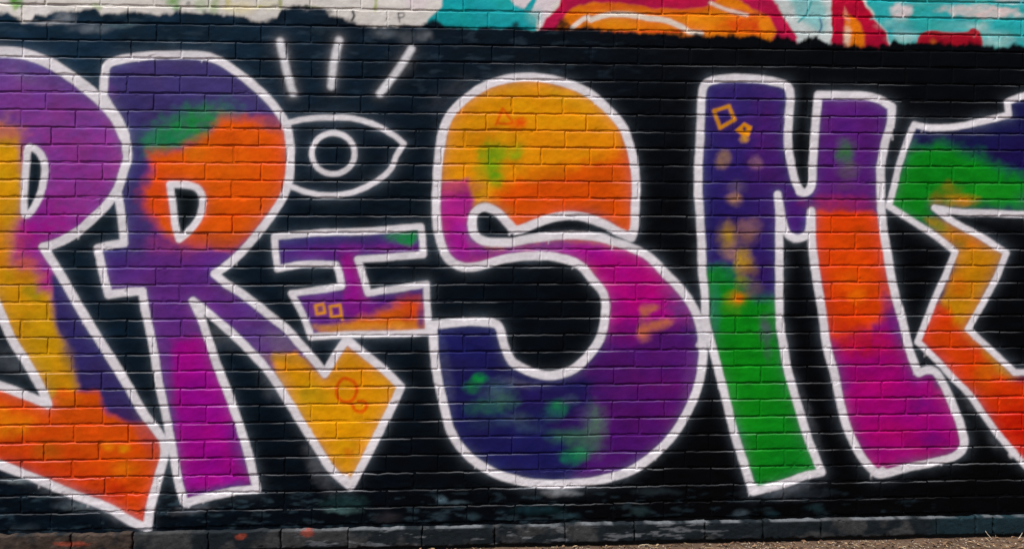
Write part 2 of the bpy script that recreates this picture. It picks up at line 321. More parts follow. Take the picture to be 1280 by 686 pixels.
poly([(342, 444), (372, 440), (405, 474), (420, 450), (433, 432), (510, 482), (440, 620), (400, 574), (343, 472)], (238, 164, 6), 5)
ell(358, 449, 22, 7, (168, 132, 46), .8, rot=10); ell(445, 470, 40, 40, (246, 150, 10), .6); ell(388, 491, 18, 10, (196, 152, 16), .8); ell(440, 575, 20, 20, (226, 150, 12), .6); ell(437, 566, 5, 6, (240, 120, 10), .7); ell(365, 458, 20, 8, (244, 150, 12), .6)
rim(R_OUT)
unfill()
stroke([(433, 473), (443, 478), (446, 489), (440, 500), (430, 502), (422, 495), (421, 483), (427, 474)], 4.4, (236, 92, 4), closed=True, halo=.2, hr=3)
stroke([(440, 505), (444, 512), (452, 514), (458, 509), (456, 502), (448, 501)], 4.4, (236, 96, 4), halo=.2, hr=3)
# I
fill(I_OUT)
blend(A, (92, 36, 134), MASK)
ell(385, 300, 70, 10, (58, 50, 118), .95, rot=-4); ell(455, 297, 40, 9, (50, 40, 108), .8); ell(360, 318, 16, 12, (80, 50, 140), .8); ell(420, 315, 50, 9, (104, 34, 140), .7); ell(500, 312, 36, 6, (126, 30, 130), .8)
ell(508, 295, 20, 11, (20, 146, 66), .98, soft=.4); ell(488, 295, 10, 8, (40, 100, 80), .6); ell(438, 330, 14, 20, (150, 10, 146), .8)
poly([(427, 322), (446, 322), (462, 376), (430, 378)], (160, 8, 150), 4)
ell(395, 385, 40, 22, (112, 34, 140), .8); ell(505, 370, 36, 9, (84, 30, 124), .9, rot=-6); ell(450, 385, 24, 14, (140, 20, 142), .7)
poly([(466, 394), (500, 378), (524, 376), (530, 416), (400, 417), (430, 404)], (226, 112, 14), 9); ell(512, 386, 18, 14, (218, 66, 14), .85); ell(480, 410, 60, 5, (236, 150, 12), .9); ell(512, 396, 8, 8, (190, 40, 40), .6); ell(505, 406, 20, 5, (236, 140, 10), .9); ell(490, 394, 20, 6, (224, 90, 20), .7)
ell(430, 410, 36, 6, (222, 142, 24), .9)
ell(526, 400, 4, 16, (92, 30, 110), .9)
rim(I_OUT)
unfill()
for c, r in (((399.5, 386.5), 5.5), ((419, 389), 6.8)):
    stroke([(c[0] - r, c[1] - r + 1, 1), (c[0] + r - 1, c[1] - r - 1, 1), (c[0] + r + 1, c[1] + r - 1, 1), (c[0] - r + 2, c[1] + r, 1)], 3.6, (236, 152, 16), closed=True, halo=.25, hr=2)
stroke([(399, 384), (401, 389)], 2, (150, 90, 30), halo=0); stroke([(427, 396), (428, 399)], 3, (236, 152, 16), halo=0)
# S
fill(S_OUT)
blend(A, (242, 152, 6), MASK)
poly([(530, 340), (900, 340), (900, 620), (530, 620)], (52, 26, 98), 12); ell(665, 130, 80, 28, (248, 164, 4), .8); ell(575, 190, 24, 50, (232, 152, 10), .7); ell(725, 128, 40, 10, (214, 168, 20), .5, rot=20); ell(690, 175, 50, 14, (250, 160, 6), .6); ell(640, 175, 20, 8, (252, 176, 10), .5)
poly([(622, 244), (640, 226), (700, 212), (760, 196), (815, 180), (815, 300), (640, 300), (632, 270)], (238, 92, 4), 14)
ell(700, 250, 80, 22, (232, 76, 4), .6); ell(788, 220, 12, 60, (236, 96, 16), .7); ell(690, 215, 30, 8, (246, 120, 4), .6); ell(735, 175, 60, 14, (246, 138, 6), .5)
ell(614, 206, 16, 24, (104, 164, 14), .9); ell(622, 190, 14, 9, (112, 168, 16), .9); ell(646, 192, 8, 8, (126, 170, 16), .85); ell(620, 222, 8, 8, (90, 168, 16), .8); ell(634, 188, 20, 8, (170, 168, 16), .5); ell(640, 210, 14, 8, (220, 150, 10), .5)
ell(602, 240, 9, 22, (226, 158, 14), .95)
poly([(535, 228), (584, 226), (592, 250), (590, 275), (592, 296), (612, 316), (650, 312), (650, 345), (540, 345)], (186, 34, 138), 5)
ell(568, 234, 26, 8, (214, 90, 90), .7); ell(575, 305, 34, 24, (172, 18, 152), .9); ell(590, 290, 5, 26, (140, 90, 150), .6); ell(640, 312, 50, 8, (130, 44, 150), .8, rot=-4)
poly([(650, 345), (655, 306), (700, 300), (735, 300), (900, 330), (900, 440), (760, 440), (740, 340)], (182, 8, 136), 10)
ell(685, 308, 34, 8, (112, 70, 150), .7); ell(735, 315, 40, 10, (172, 10, 150), .8); ell(790, 360, 46, 36, (198, 4, 128), .9); ell(858, 400, 16, 50, (104, 60, 140), .75, rot=-22); ell(770, 385, 14, 40, (176, 10, 140), .7)
poly([(752, 412), (790, 408), (850, 405), (895, 395), (895, 500), (800, 615), (720, 615), (740, 520), (728, 468)], (84, 22, 112), 16)
ell(785, 415, 26, 14, (132, 10, 124), .8); ell(845, 440, 30, 30, (86, 26, 120), .7); ell(830, 500, 36, 40, (104, 16, 116), .7); ell(775, 545, 40, 30, (80, 16, 108), .6); ell(862, 480, 10, 36, (120, 60, 140), .4); ell(745, 480, 20, 14, (70, 26, 110), .6)
poly([(530, 395), (632, 395), (652, 462), (700, 474), (742, 472), (735, 505), (690, 530), (740, 560), (700, 615), (590, 610), (530, 500)], (30, 28, 88), 12)
ell(585, 425, 50, 26, (32, 30, 96), .8); ell(690, 495, 50, 12, (40, 26, 96), .7); ell(640, 570, 50, 20, (26, 26, 92), .7)
for cx, cy, rx, ry, c, a in ((600, 474, 9, 6, (14, 160, 70), .95), (590, 484, 10, 7, (30, 120, 70), .8), (622, 490, 18, 14, (70, 100, 112), .75), (610, 508, 24, 9, (44, 104, 88), .75), (634, 500, 14, 10, (56, 100, 86), .6), (605, 530, 20, 8, (40, 60, 90), .5),
        (645, 524, 20, 8, (66, 90, 106), .5), (697, 509, 12, 9, (30, 130, 84), .9), (712, 500, 10, 6, (70, 90, 120), .6), (690, 520, 12, 8, (44, 74, 100), .6), (742, 532, 13, 24, (84, 128, 96), .75), (715, 545, 24, 10, (54, 112, 84), .75), (733, 556, 20, 14, (66, 100, 90), .6),
        (716, 570, 14, 8, (18, 134, 84), .85), (728, 565, 9, 9, (40, 130, 90), .7), (730, 520, 9, 12, (70, 50, 110), .7), (660, 535, 16, 6, (60, 84, 110), .4)):
    ell(cx, cy, rx, ry, c, a)
for cx, cy, rx, ry, rot, a in ((812, 386, 11, 5, -25, .85), (806, 390, 6, 8, 0, .6), (828, 404, 14, 4.5, -12, .8), (806, 414, 9, 11, 10, .7), (815, 408, 16, 5, -8, .5)):
    ell(cx, cy, rx, ry, (216, 118, 62), a, rot=rot)
rim(S_OUT)
unfill()
stroke([(620, 156), (628, 136, 1), (640, 152), (634, 155, 1), (622, 154)], 3.6, (242, 102, 4), halo=.25, hr=3); ell(650, 154, 8, 7, (246, 84, 6), .95)
ell(643, 160, 6, 4, (244, 110, 6), .6)
# M
fill(M_OUT)
blend(A, (52, 32, 112), MASK)
ell(925, 130, 46, 24, (58, 40, 122), .7); ell(960, 200, 22, 70, (84, 30, 120), .8); ell(890, 240, 14, 90, (38, 32, 104), .8); ell(935, 250, 40, 40, (44, 28, 100), .6)
poly([(870, 330), (900, 338), (950, 372), (980, 372), (980, 430), (1040, 600), (930, 625), (880, 400)], (12, 138, 24), 11)
ell(905, 345, 20, 14, (16, 134, 50), .9); ell(950, 345, 18, 20, (52, 22, 100), .85); ell(893, 390, 7, 26, (50, 120, 120), .5); ell(930, 480, 24, 60, (14, 146, 18), .6); ell(990, 560, 26, 30, (10, 120, 30), .6)
for cx, cy, rx, ry, c, a in ((904, 199, 8, 9, (172, 130, 84), .75), (945, 204, 7, 7, (160, 110, 130), .7), (921, 234, 10, 8, (112, 92, 116), .6), (930, 174, 5, 4, (226, 160, 30), .9), (919, 250, 8, 7, (186, 136, 96), .8), (912, 295, 8, 14, (208, 158, 16), .9),
        (934, 290, 14, 13, (146, 100, 84), .8), (914, 314, 9, 10, (170, 120, 110), .8), (940, 280, 12, 6, (130, 90, 110), .6), (928, 328, 9, 16, (196, 152, 18), .9), (938, 335, 8, 10, (150, 110, 50), .6), (905, 300, 8, 20, (150, 120, 50), .4), (942, 360, 12, 10, (110, 90, 90), .7),
        (922, 372, 12, 8, (190, 128, 16), .9), (923, 372, 5, 5, (236, 120, 10), .9), (915, 385, 12, 8, (90, 150, 20), .5), (957, 412, 7, 16, (80, 84, 100), .8), (960, 440, 5, 10, (70, 90, 90), .5), (930, 352, 9, 7, (120, 140, 30), .7)):
    ell(cx, cy, rx, ry, c, a)
poly([(1010, 110), (1120, 110), (1120, 260), (1015, 262)], (94, 30, 124), 6); ell(990, 265, 20, 26, (92, 28, 134), .8); ell(1050, 140, 40, 12, (100, 34, 130), .6); ell(1095, 250, 10, 16, (84, 26, 120), .8)
ell(1057, 190, 11, 14, (54, 116, 62), .9); ell(1060, 214, 14, 10, (100, 88, 96), .7); ell(1058, 233, 16, 6, (104, 60, 110), .6)
poly([(1012, 262), (1090, 262), (1098, 272), (1112, 320), (1122, 375), (1112, 402), (1092, 404), (1090, 430), (1044, 434), (1028, 400)], (238, 70, 4), 6)
ell(1050, 254, 36, 9, (166, 42, 92), .85); ell(1080, 256, 16, 8, (130, 30, 110), .7); ell(1055, 300, 26, 20, (240, 82, 6), .6); ell(1070, 350, 22, 18, (244, 104, 4), .7); ell(1072, 371, 10, 8, (248, 130, 4), .7); ell(1090, 350, 24, 30, (240, 70, 4), .4)
poly([(1036, 436), (1060, 420), (1090, 412), (1110, 398), (1118, 380), (1145, 450), (1215, 520), (1215, 610), (1070, 600), (1030, 450)], (172, 4, 124), 12)
ell(1075, 428, 36, 16, (196, 22, 40), .85); ell(1050, 412, 24, 12, (224, 50, 14), .8); ell(1118, 405, 9, 34, (98, 22, 122), .8, rot=-16); ell(1140, 460, 12, 20, (120, 14, 126), .6); ell(1050, 465, 10, 30, (128, 16, 130), .7, rot=-14); ell(1110, 440, 16, 10, (166, 10, 96), .6)
ell(1115, 540, 26, 14, (182, 8, 100), .6); ell(1154, 507, 16, 11, (116, 14, 128), .8); ell(1165, 550, 14, 10, (120, 10, 126), .7); ell(1150, 470, 26, 6, (140, 10, 130), .5); ell(1070, 545, 10, 24, (110, 14, 110), .5, rot=-20); ell(1095, 490, 30, 20, (180, 2, 122), .6); ell(1150, 575, 50, 6, (130, 8, 112), .6, rot=-12)
rim(M_OUT)
unfill()
stroke([(892.5, 138.5, 1), (911, 133, 1), (918, 150, 1), (900, 160, 1)], 4.6, (228, 150, 14), closed=True, halo=.2, hr=2)
poly([(918.5, 163), (930, 153.5), (940.5, 158.5), (936, 171), (928, 170)], (230, 150, 14), 1.2, wob=False); ell(930, 162, 3, 3, (70, 40, 80), .95, soft=.4)
# E
fill(E_OUT)
blend(A, (26, 24, 80), MASK)
ell(1225, 175, 60, 12, (22, 26, 74), .8); ell(1290, 200, 60, 30, (34, 16, 84), .7)
poly([(1128, 188), (1180, 182), (1225, 196), (1250, 212), (1290, 226), (1300, 262), (1165, 256), (1168, 290), (1150, 285), (1100, 258)], (12, 140, 26), 14)
ell(1160, 205, 24, 16, (10, 146, 30), .7); ell(1225, 245, 40, 12, (30, 150, 26), .6); ell(1290, 250, 16, 16, (50, 90, 90), .6); ell(1188, 243, 14, 12, (120, 120, 24), .7); ell(1202, 252, 16, 7, (222, 146, 12), .95); ell(1172, 252, 9, 9, (150, 120, 16), .8); ell(1186, 234, 7, 6, (140, 130, 20), .7)
poly([(1158, 274), (1185, 276), (1262, 312), (1250, 350), (1212, 410), (1275, 466), (1260, 486), (1190, 420), (1172, 384), (1194, 330), (1170, 296)], (210, 138, 8), 6)
ell(1172, 284, 14, 9, (110, 132, 20), .8); ell(1198, 292, 12, 9, (180, 110, 16), .7); ell(1215, 305, 14, 6, (226, 120, 12), .6); ell(1200, 305, 8, 6, (100, 110, 30), .5)
poly([(1166, 372), (1184, 385), (1192, 404), (1222, 430), (1246, 468), (1275, 474), (1430, 470), (1430, 610), (1280, 600), (1140, 430)], (230, 64, 4), 8)
ell(1200, 358, 14, 12, (222, 112, 8), .8); ell(1232, 465, 12, 10, (224, 130, 10), .7); ell(1215, 412, 10, 16, (232, 130, 8), .7); ell(1275, 535, 36, 36, (208, 18, 4), .85); ell(1225, 475, 14, 20, (228, 80, 6), .6); ell(1190, 425, 22, 20, (234, 76, 4), .5); ell(1340, 540, 60, 60, (204, 20, 4), .8)
rim(E_OUT)
unfill()
for o, wd in ((P_OUT, 11.5), (P_LEG, 11.5), (R_OUT, 10.5), (I_OUT, 8.6), (S_OUT, 11), (M_OUT, 10.3), (E_OUT, 8.2)):
    stroke(o, wd, closed=True)
stroke(P_OUT[2:10], 14, halo=.2)
for hole in (P_HOLE, R_HOLE):
    fill(hole); blend(A, (14, 28, 40) if hole is P_HOLE else (8, 17, 22), MASK); unfill()
    stroke(hole, 9, closed=True, halo=.2, hr=3)
# thickened corners where the strokes overlap
for x, y, r in ((184, 656, 6), (206, 556, 7), (432, 598, 6), (941, 610, 6), (1102, 589, 6), (54, 500, 7), (235, 628, 5), (789, 292, 6), (245, 382, 5), (541, 407, 5), (318, 610, 4), (1266, 566, 5), (1001, 240, 5), (876, 430, 5)):
    ell(x, y, r, r, WHITE, .95, soft=.35)
# the eye above the I, with three lashes
stroke([(363, 153), (383, 149), (420, 147), (445, 149), (470, 157), (493, 170), (505, 180, 1), (496, 194), (488, 212), (470, 227), (445, 239), (420, 244), (390, 242), (366, 234)], 7, halo=.22)
stroke([(416.5 + 26.8 * math.cos(a * math.pi / 8), 192 + 25.6 * math.sin(a * math.pi / 8)) for a in range(16)], 6.8, closed=True, halo=.22)
for a in ([(350, 52), (357, 84), (366, 116)], [(424, 51), (417, 80), (414, 108)], [(514, 62), (496, 90), (475, 117)]):
    stroke(a, 9.5, (222, 222, 226), halo=.3, hr=4, edge=2.6)
# overspray and drag marks
for x, y, rx, ry, a, rot in ((12, 450, 26, 14, .28, 30), (280, 420, 18, 12, .3, 40), (345, 480, 14, 22, .3, -35), (400, 585, 12, 26, .35, -25), (145, 640, 26, 8, .4, 20), (75, 610, 24, 9, .35, 15), (560, 470, 6, 40, .2, -8), (800, 578, 30, 8, .25, -35), (240, 636, 22, 5, .4, -6),
        (985, 610, 26, 6, .35, -12), (1215, 500, 10, 14, .3, -40), (1245, 550, 8, 12, .2, -40), (650, 478, 24, 5, .3, 10), (700, 470, 24, 6, .2, -10), (1010, 520, 6, 40, .2, -18), (560, 118, 30, 12, .18, -40), (36, 100, 20, 6, .2, 20), (20, 90, 24, 9, .22, 12)):
    ell(x, y, rx, ry, (205, 210, 222), a ** 1.6 * .55, rot=rot)
# drops caught at the head joints below the strokes
random.seed(5)
for o in (S_OUT, M_OUT, E_OUT, R_OUT, P_OUT):
    for p in spline(o, True, 2):
        if random.random() < .12:
            l = random.uniform(6, 15)
            x = p[0] + random.uniform(-5, 5)
            stroke([(x, p[1] - l * .3), (x + random.uniform(-1, 1), p[1] + l * .6)], random.uniform(1.0, 2.0), halo=0, al=.75, edge=1.0)
sat = 1 - IMG.min(-1) / (IMG.max(-1) + 1e-6)
IMG *= (1 - .11 * sat)[..., None]
mot = 1 + (.12 + .34 * sat) * (fbm(GX / 17, GY / 12, 101, 4) - .5) + .10 * (fbm(GX / 3.2, GY / 2.6, 103, 2) - .5)
hue = .28 * sat * (fbm(GX / 24, GY / 20, 105, 3) - .5)
IMG *= np.stack([mot * (1 + hue), mot, mot * (1 - hue)], -1)
IMG = np.clip(IMG, .0012, .84)

def sample(img, px, py):
    x = np.clip(px - X0, 0, img.shape[1] - 1.01); y = np.clip(py - Y0, 0, img.shape[0] - 1.01)
    i, j = x.astype(int), y.astype(int)
    f, g = (x - i)[..., None], (y - j)[..., None]
    return (img[j, i] * (1 - f) + img[j, i + 1] * f) * (1 - g) + (img[j + 1, i] * (1 - f) + img[j + 1, i + 1] * f) * g

# ------------------------------------------------------------------ materials
def material(name, rough, bump, bscale, spec, var=.12, stain=None):
    m = bpy.data.materials.new(name); m.use_nodes = True
    nt = m.node_tree; N, L = nt.nodes, nt.links
    b = N['Principled BSDF']
    at = N.new('ShaderNodeAttribute'); at.attribute_name = 'paint'
    tc = N.new('ShaderNodeNewGeometry')
    n1 = N.new('ShaderNodeTexNoise'); n1.inputs['Scale'].default_value = 60; n1.inputs['Detail'].default_value = 5
    n2 = N.new('ShaderNodeTexNoise'); n2.inputs['Scale'].default_value = bscale; n2.inputs['Detail'].default_value = 4; n2.inputs['Roughness'].default_value = .6
    L.new(tc.outputs['Position'], n1.inputs['Vector']); L.new(tc.outputs['Position'], n2.inputs['Vector'])
    mr = N.new('ShaderNodeMapRange'); mr.inputs['From Min'].default_value = .3; mr.inputs['From Max'].default_value = .7
    mr.inputs['To Min'].default_value = 1 - var; mr.inputs['To Max'].default_value = 1 + var * .5
    L.new(n1.outputs['Fac'], mr.inputs['Value'])
    mx = N.new('ShaderNodeVectorMath'); mx.operation = 'SCALE'
    L.new(at.outputs['Color'], mx.inputs[0]); L.new(mr.outputs[0], mx.inputs['Scale'])
    L.new(mx.outputs[0], b.inputs['Base Color'])
    r = N.new('ShaderNodeMapRange'); r.inputs['To Min'].default_value = rough - .1; r.inputs['To Max'].default_value = rough + .12
    L.new(n1.outputs['Fac'], r.inputs['Value']); L.new(r.outputs[0], b.inputs['Roughness'])
    bp = N.new('ShaderNodeBump'); bp.inputs['Strength'].default_value = bump; bp.inputs['Distance'].default_value = .002
    L.new(n2.outputs['Fac'], bp.inputs['Height']); L.new(bp.outputs[0], b.inputs['Normal'])
    b.inputs['Specular IOR Level'].default_value = spec
    return m
M_PAINT = material('sprayed_paint_on_brick', .52, .2, 150, .045, .06)
M_MORTAR = material('painted_mortar', .8, .5, 380, .05)
M_PLINTH = material('scuffed_concrete', .8, .6, 200, .2, .3)
M_LITTER = material('dry_litter', .85, .3, 300, .2, .25)

def mesh(name, V, F, col, mat, smooth=True):
    me = bpy.data.meshes.new(name)
    me.from_pydata(np.asarray(V).tolist(), [], F)
    a = me.color_attributes.new('paint', 'FLOAT_COLOR', 'POINT')
    a.data.foreach_set('color', np.hstack([np.asarray(col), np.ones((len(V), 1))]).astype(np.float32).ravel())
    me.materials.append(mat)
    if smooth: me.polygons.foreach_set('use_smooth', np.ones(len(me.polygons), bool))
    me.update()
    return me
def link(name, me, parent=None, loc=None):
    o = bpy.data.objects.new(name, me); C.objects.link(o)
    if loc is not None: o.location = loc
    if parent: o.parent = parent
    return o
def tag(o, label=None, cat=None, group=None, kind=None):
    for k, v in (('label', label), ('category', cat), ('group', group), ('kind', kind)):
        if v: o[k] = v
    return o

# ------------------------------------------------------------------ ground
COURSE, BRICK, JOINT = 0.075, 0.2220, 0.0066
ZTOP = 2.360                                        # bed joint number 0
rng = np.random.default_rng(4)
def ground_mesh():
    xs = np.concatenate([[-400, -80, -20, -8], np.linspace(-5, 5, 260), [8, 20, 80, 400]])
    ys = np.concatenate([[400, 60, 12, 3], np.linspace(.6, -.9, 90), [-1.5, -3, -6, -15, -60, -400]])
    x, y = np.meshgrid(xs, ys)
    near = (np.abs(x) < 6) & (np.abs(y) < 1.2)
    z = np.where(near, .010 * (fbm(x * 9, y * 9, 3, 4) - .55) + .006 * (fbm(x * 40, y * 40, 5, 2) - .5), -.002)
    col = lin((100, 80, 64)) * (.35 + .9 * fbm(x * 17, y * 17, 9, 4))[..., None]
    V = np.stack([x, y, z], -1).reshape(-1, 3)
    nx = len(xs)
    F = [(j * nx + i, (j + 1) * nx + i, (j + 1) * nx + i + 1, j * nx + i + 1) for j in range(len(ys) - 1) for i in range(nx - 1)]
    return mesh('ground', V, F, col.reshape(-1, 3), M_LITTER)
tag(link('ground', ground_mesh()), kind='structure')

# ------------------------------------------------------------------ brick shape: a rounded, uneven face with sides running back into the wall
def brick_arrays(x0, x1, z0, z1, nx, nz, seed, yoff, front=0.0, back=.03, r=.0036, rough=1.0, tilt=None, imgf=None, chip=.0, ledge=None):
    w, h = x1 - x0, z1 - z0
    if nx > 10:
        e = np.array([0, .0011, .0028])
        u = np.concatenate([e, np.linspace(.0055, w - .0055, nx), w - e[::-1]])
        v = np.concatenate([e, np.linspace(.0055, h - .0055, nz), h - e[::-1]])
    else:
        u = np.concatenate([[0, .0024], np.linspace(.02, w - .02, nx), [w - .0024, w]]) if nx > 1 else np.array([0, .0024, w - .0024, w])
        v = np.concatenate([[0, .0024], [h / 2] * (nz > 1), [h - .0024, h]])
    U, Vv = np.meshgrid(u, v)
    X, Z = x0 + U, z0 + Vv
    # uneven arrises
    su = np.sin(np.pi * U / w); sv = np.sin(np.pi * Vv / h)
    ex = (fbm(Z * 55, Z * 0 + seed, 61, 2) - .5) * .0042 * rough
    ez = (fbm(X * 26, X * 0 + seed, 63, 3) - .5) * .0056 * rough
    X = X + ex * (1 - su); Z = Z + ez * (1 - sv)
    d = np.minimum(np.minimum(U, w - U), np.minimum(Vv, h - Vv))
    rr = r * (.6 + .9 * fbm(X * 45, Z * 45, seed % 97, 2))
    q = 1 - np.clip(d / rr, 0, 1)
    prof = rr * (1 - np.sqrt(np.clip(1 - q * q, 0, 1)))
    y = front + yoff + prof + rough * (.0019 * (fbm(X * 20, Z * 34, seed, 3) - .5) + .0007 * (fbm(X * 95, Z * 110, seed + 3, 2) - .5))
    if tilt: y = y + tilt[0] * (U / w - .5) + tilt[1] * (Vv / h - .5)
    if chip:
        k = sst(.72, .85, fbm(X * 70, Z * 70, seed + 11, 2)) * (1 - sst(.004, .016, d))
        y = y + chip * k
    P = np.stack([X, y, Z], -1)
    nyv, nxv = U.shape
    col = imgf(X, Z)
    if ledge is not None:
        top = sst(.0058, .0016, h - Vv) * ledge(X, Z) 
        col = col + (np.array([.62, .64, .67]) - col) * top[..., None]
    idx = np.arange(nyv * nxv).reshape(nyv, nxv)
    a, b, c, dd = idx[:-1, :-1], idx[:-1, 1:], idx[1:, 1:], idx[1:, :-1]
    F = np.stack([a, b, c, dd], -1).reshape(-1, 4).tolist()
    ring = np.concatenate([idx[0, :-1], idx[:-1, -1], idx[-1, :0:-1], idx[:0:-1, 0]])
    V = P.reshape(-1, 3); n = len(V)
    RV = V[ring].copy(); RV[:, 1] = back
    V = np.vstack([V, RV]); cc = col.reshape(-1, 3); cc = np.vstack([cc, cc[ring]])
    m_ = len(ring)
    F += [(int(ring[(k + 1) % m_]), int(ring[k]), n + k, n + (k + 1) % m_) for k in range(m_)]
    F.append(list(range(n, n + m_)))
    return V, F, cc

wall = bpy.data.objects.new('brick_wall', None); C.objects.link(wall)
wall.location = (0, 0, 0)
tag(wall, 'long brick wall spray-painted with big colourful white-outlined letters and an eye on black', 'wall')
XL, XR = -3.35, 3.75
PHX = float(to_wall(705, 45)[0])                    # a head joint of the odd courses
KTOP, KBOT = -9, 30
bricks = []
for k in range(KTOP, KBOT):
    z1, z0 = ZTOP - COURSE * k - JOINT / 2, ZTOP - COURSE * (k + 1) + JOINT / 2
    ph = PHX + (0 if k % 2 else BRICK * .5) + rng.normal(0, .005)
    n0 = math.ceil((XL - ph) / BRICK); n1 = math.floor((XR - ph) / BRICK)
    js = ph + BRICK * np.arange(n0, n1 + 1) + rng.normal(0, .0045, n1 - n0 + 1)
    dz = rng.normal(0, .0007)
    for a, b in zip(js[:-1], js[1:]):
        g = float(np.clip(rng.normal(.0025, .0012), .0008, .0055))
        e = rng.normal(0, .0008, 2)
        bricks.append([a + g, b - g, z0 + dz + e[0], z1 + dz + e[1], k])
def shown(b):
    xa, ya = to_px(b[0], b[3]); xb, yb = to_px(b[1], b[2])
    return max(0, min(xb, 1280) - max(xa, 0)) * max(0, min(yb, 686) - max(ya, 0))
area = [shown(b) for b in bricks]
own = set(np.argsort(-np.array(area))[:300].tolist())
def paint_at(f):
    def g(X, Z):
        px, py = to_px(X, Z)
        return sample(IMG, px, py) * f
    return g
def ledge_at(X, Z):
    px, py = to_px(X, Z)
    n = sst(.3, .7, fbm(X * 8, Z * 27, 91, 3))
    return sample(LEDGE_PALE[..., None], px, py)[..., 0] * (.05 + .42 * n) * .62 + .035 * n * (1 - sst(760, 960, px))
rest = [[], [], []]; nv = 0; ntri = 0
for i, b in enumerate(bricks):
    xa, ya = to_px(b[0], b[3]); xb, yb = to_px(b[1], b[2])
    sub = IMG[max(int(ya) - Y0, 0):max(int(yb) - Y0, 1) + 1:2, max(int(xa) - X0, 0):max(int(xb) - X0, 1) + 1:2]
    spread = float(np.max(np.ptp(sub.reshape(-1, 3), axis=0))) if sub.size else 0
    if area[i] < 60: nx, nz = (5, 2) if area[i] == 0 else (14, 5)
    elif spread < .012: nx, nz = 18, 5
    else: nx, nz = 36, 12
    f = float(np.clip(rng.normal(1, .045), .88, 1.1))
    low = .004 if b[4] > 26 else .0
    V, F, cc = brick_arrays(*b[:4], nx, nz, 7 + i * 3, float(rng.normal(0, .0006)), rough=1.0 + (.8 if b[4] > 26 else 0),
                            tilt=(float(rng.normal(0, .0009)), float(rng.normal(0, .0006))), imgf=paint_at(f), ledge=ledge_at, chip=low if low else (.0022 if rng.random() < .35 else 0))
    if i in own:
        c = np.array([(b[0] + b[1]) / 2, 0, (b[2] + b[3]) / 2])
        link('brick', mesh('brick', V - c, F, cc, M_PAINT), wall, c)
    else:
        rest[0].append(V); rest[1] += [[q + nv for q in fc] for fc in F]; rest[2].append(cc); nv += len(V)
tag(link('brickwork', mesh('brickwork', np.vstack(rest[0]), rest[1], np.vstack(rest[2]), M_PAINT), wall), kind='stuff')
# mortar: one uneven recessed bed behind all joints
zt, zb = ZTOP - COURSE * KTOP, .09
xs, zs = np.arange(XL + .03, XR - .03, .0078), np.arange(zb, zt, .0064)
mx_, mz_ = np.meshgrid(xs, zs)
my = .0030 + .0044 * (fbm(mx_ * 7, mz_ * 13.3, 77, 3) - .5) + .0024 * (fbm(mx_ * 34, mz_ * 34, 79, 2) - .5)
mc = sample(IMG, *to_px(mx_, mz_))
nx = len(xs)
idx = np.arange(mx_.size).reshape(mx_.shape)
F = np.stack([idx[:-1, :-1], idx[:-1, 1:], idx[1:, 1:], idx[1:, :-1]], -1).reshape(-1, 4).tolist()
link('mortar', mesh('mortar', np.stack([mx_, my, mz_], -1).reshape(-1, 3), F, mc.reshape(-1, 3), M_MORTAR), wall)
# the wall's own thickness behind the face
V = [(x, y, z) for x in (XL + .03, XR - .03) for y in (.028, .24) for z in (-.05, zt)]
link('wall_core', mesh('wall_core', V, [(0, 1, 3, 2), (4, 6, 7, 5), (0, 4, 5, 1), (2, 3, 7, 6), (1, 5, 7, 3), (0, 2, 6, 4)], np.tile(lin((120, 110, 104)), (8, 1)), M_MORTAR, False), wall)

# ------------------------------------------------------------------ plinth of scuffed blocks under the wall
plinth = bpy.data.objects.new('plinth', None); C.objects.link(plinth)
tag(plinth, 'low scuffed concrete plinth running along the foot of the painted brick wall', 'plinth')
PTOP, PFRONT = .0965, -.024
pj = [-120, -30, 92, 168, 262, 352, 436, 528, 618, 706, 792, 880, 952, 1024, 1168, 1217, 1238, 1330, 1440]
px_ = [XL] + [float(to_wall(p, 660)[0]) for p in pj[2:]] + [XR]
px_ = [XL, XL + .5] + px_[1:]
def plinth_col(X, Z):
    p, q = to_px(X, Z)
    base = np.where((p < 170)[..., None], lin((64, 53, 46)), lin((56, 57, 58)))
    n = fbm(X * 9, Z * 14, 41, 4)
    dark = sst(.42, .6, n + .14 * sst(620, 760, p) - .1 * sst(150, 60, p) - .2 * sst(930, 1000, p) * sst(1160, 1120, p) + .4 * sst(1150, 1180, p))
    c = base * (.6 + .8 * fbm(X * 40, Z * 40, 43, 3))[..., None]
    c = c * (1 - .92 * dark)[..., None] + (lin((9, 22, 29)) * .92 + (lin((9, 38, 46)) - lin((9, 22, 29))) * sst(1150, 1180, p)[..., None]) * dark[..., None]
    wht = sst(.62, .72, fbm(X * 13, Z * 70, 47, 4)) * sst(330, 420, p) * sst(960, 860, p)
    c = c + (lin((140, 144, 148)) - c) * (.4 * wht)[..., None]
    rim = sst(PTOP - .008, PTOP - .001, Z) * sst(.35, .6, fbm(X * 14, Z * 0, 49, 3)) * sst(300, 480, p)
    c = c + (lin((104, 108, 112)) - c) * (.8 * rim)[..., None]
    red = 0 * p
    for ex, ey, rx, ry in ((95, 677, 24, 3.5), (303, 668, 8, 4), (386, 664, 9, 5)):
        red = np.maximum(red, 1 - sst(.5, 1.2, np.hypot((p - ex) / rx, (q - ey) / ry) + .8 * (fbm(X * 60, Z * 60, 57, 2) - .5)))
    c = c + (lin((176, 74, 50)) - c) * (.55 * red)[..., None]
    return c
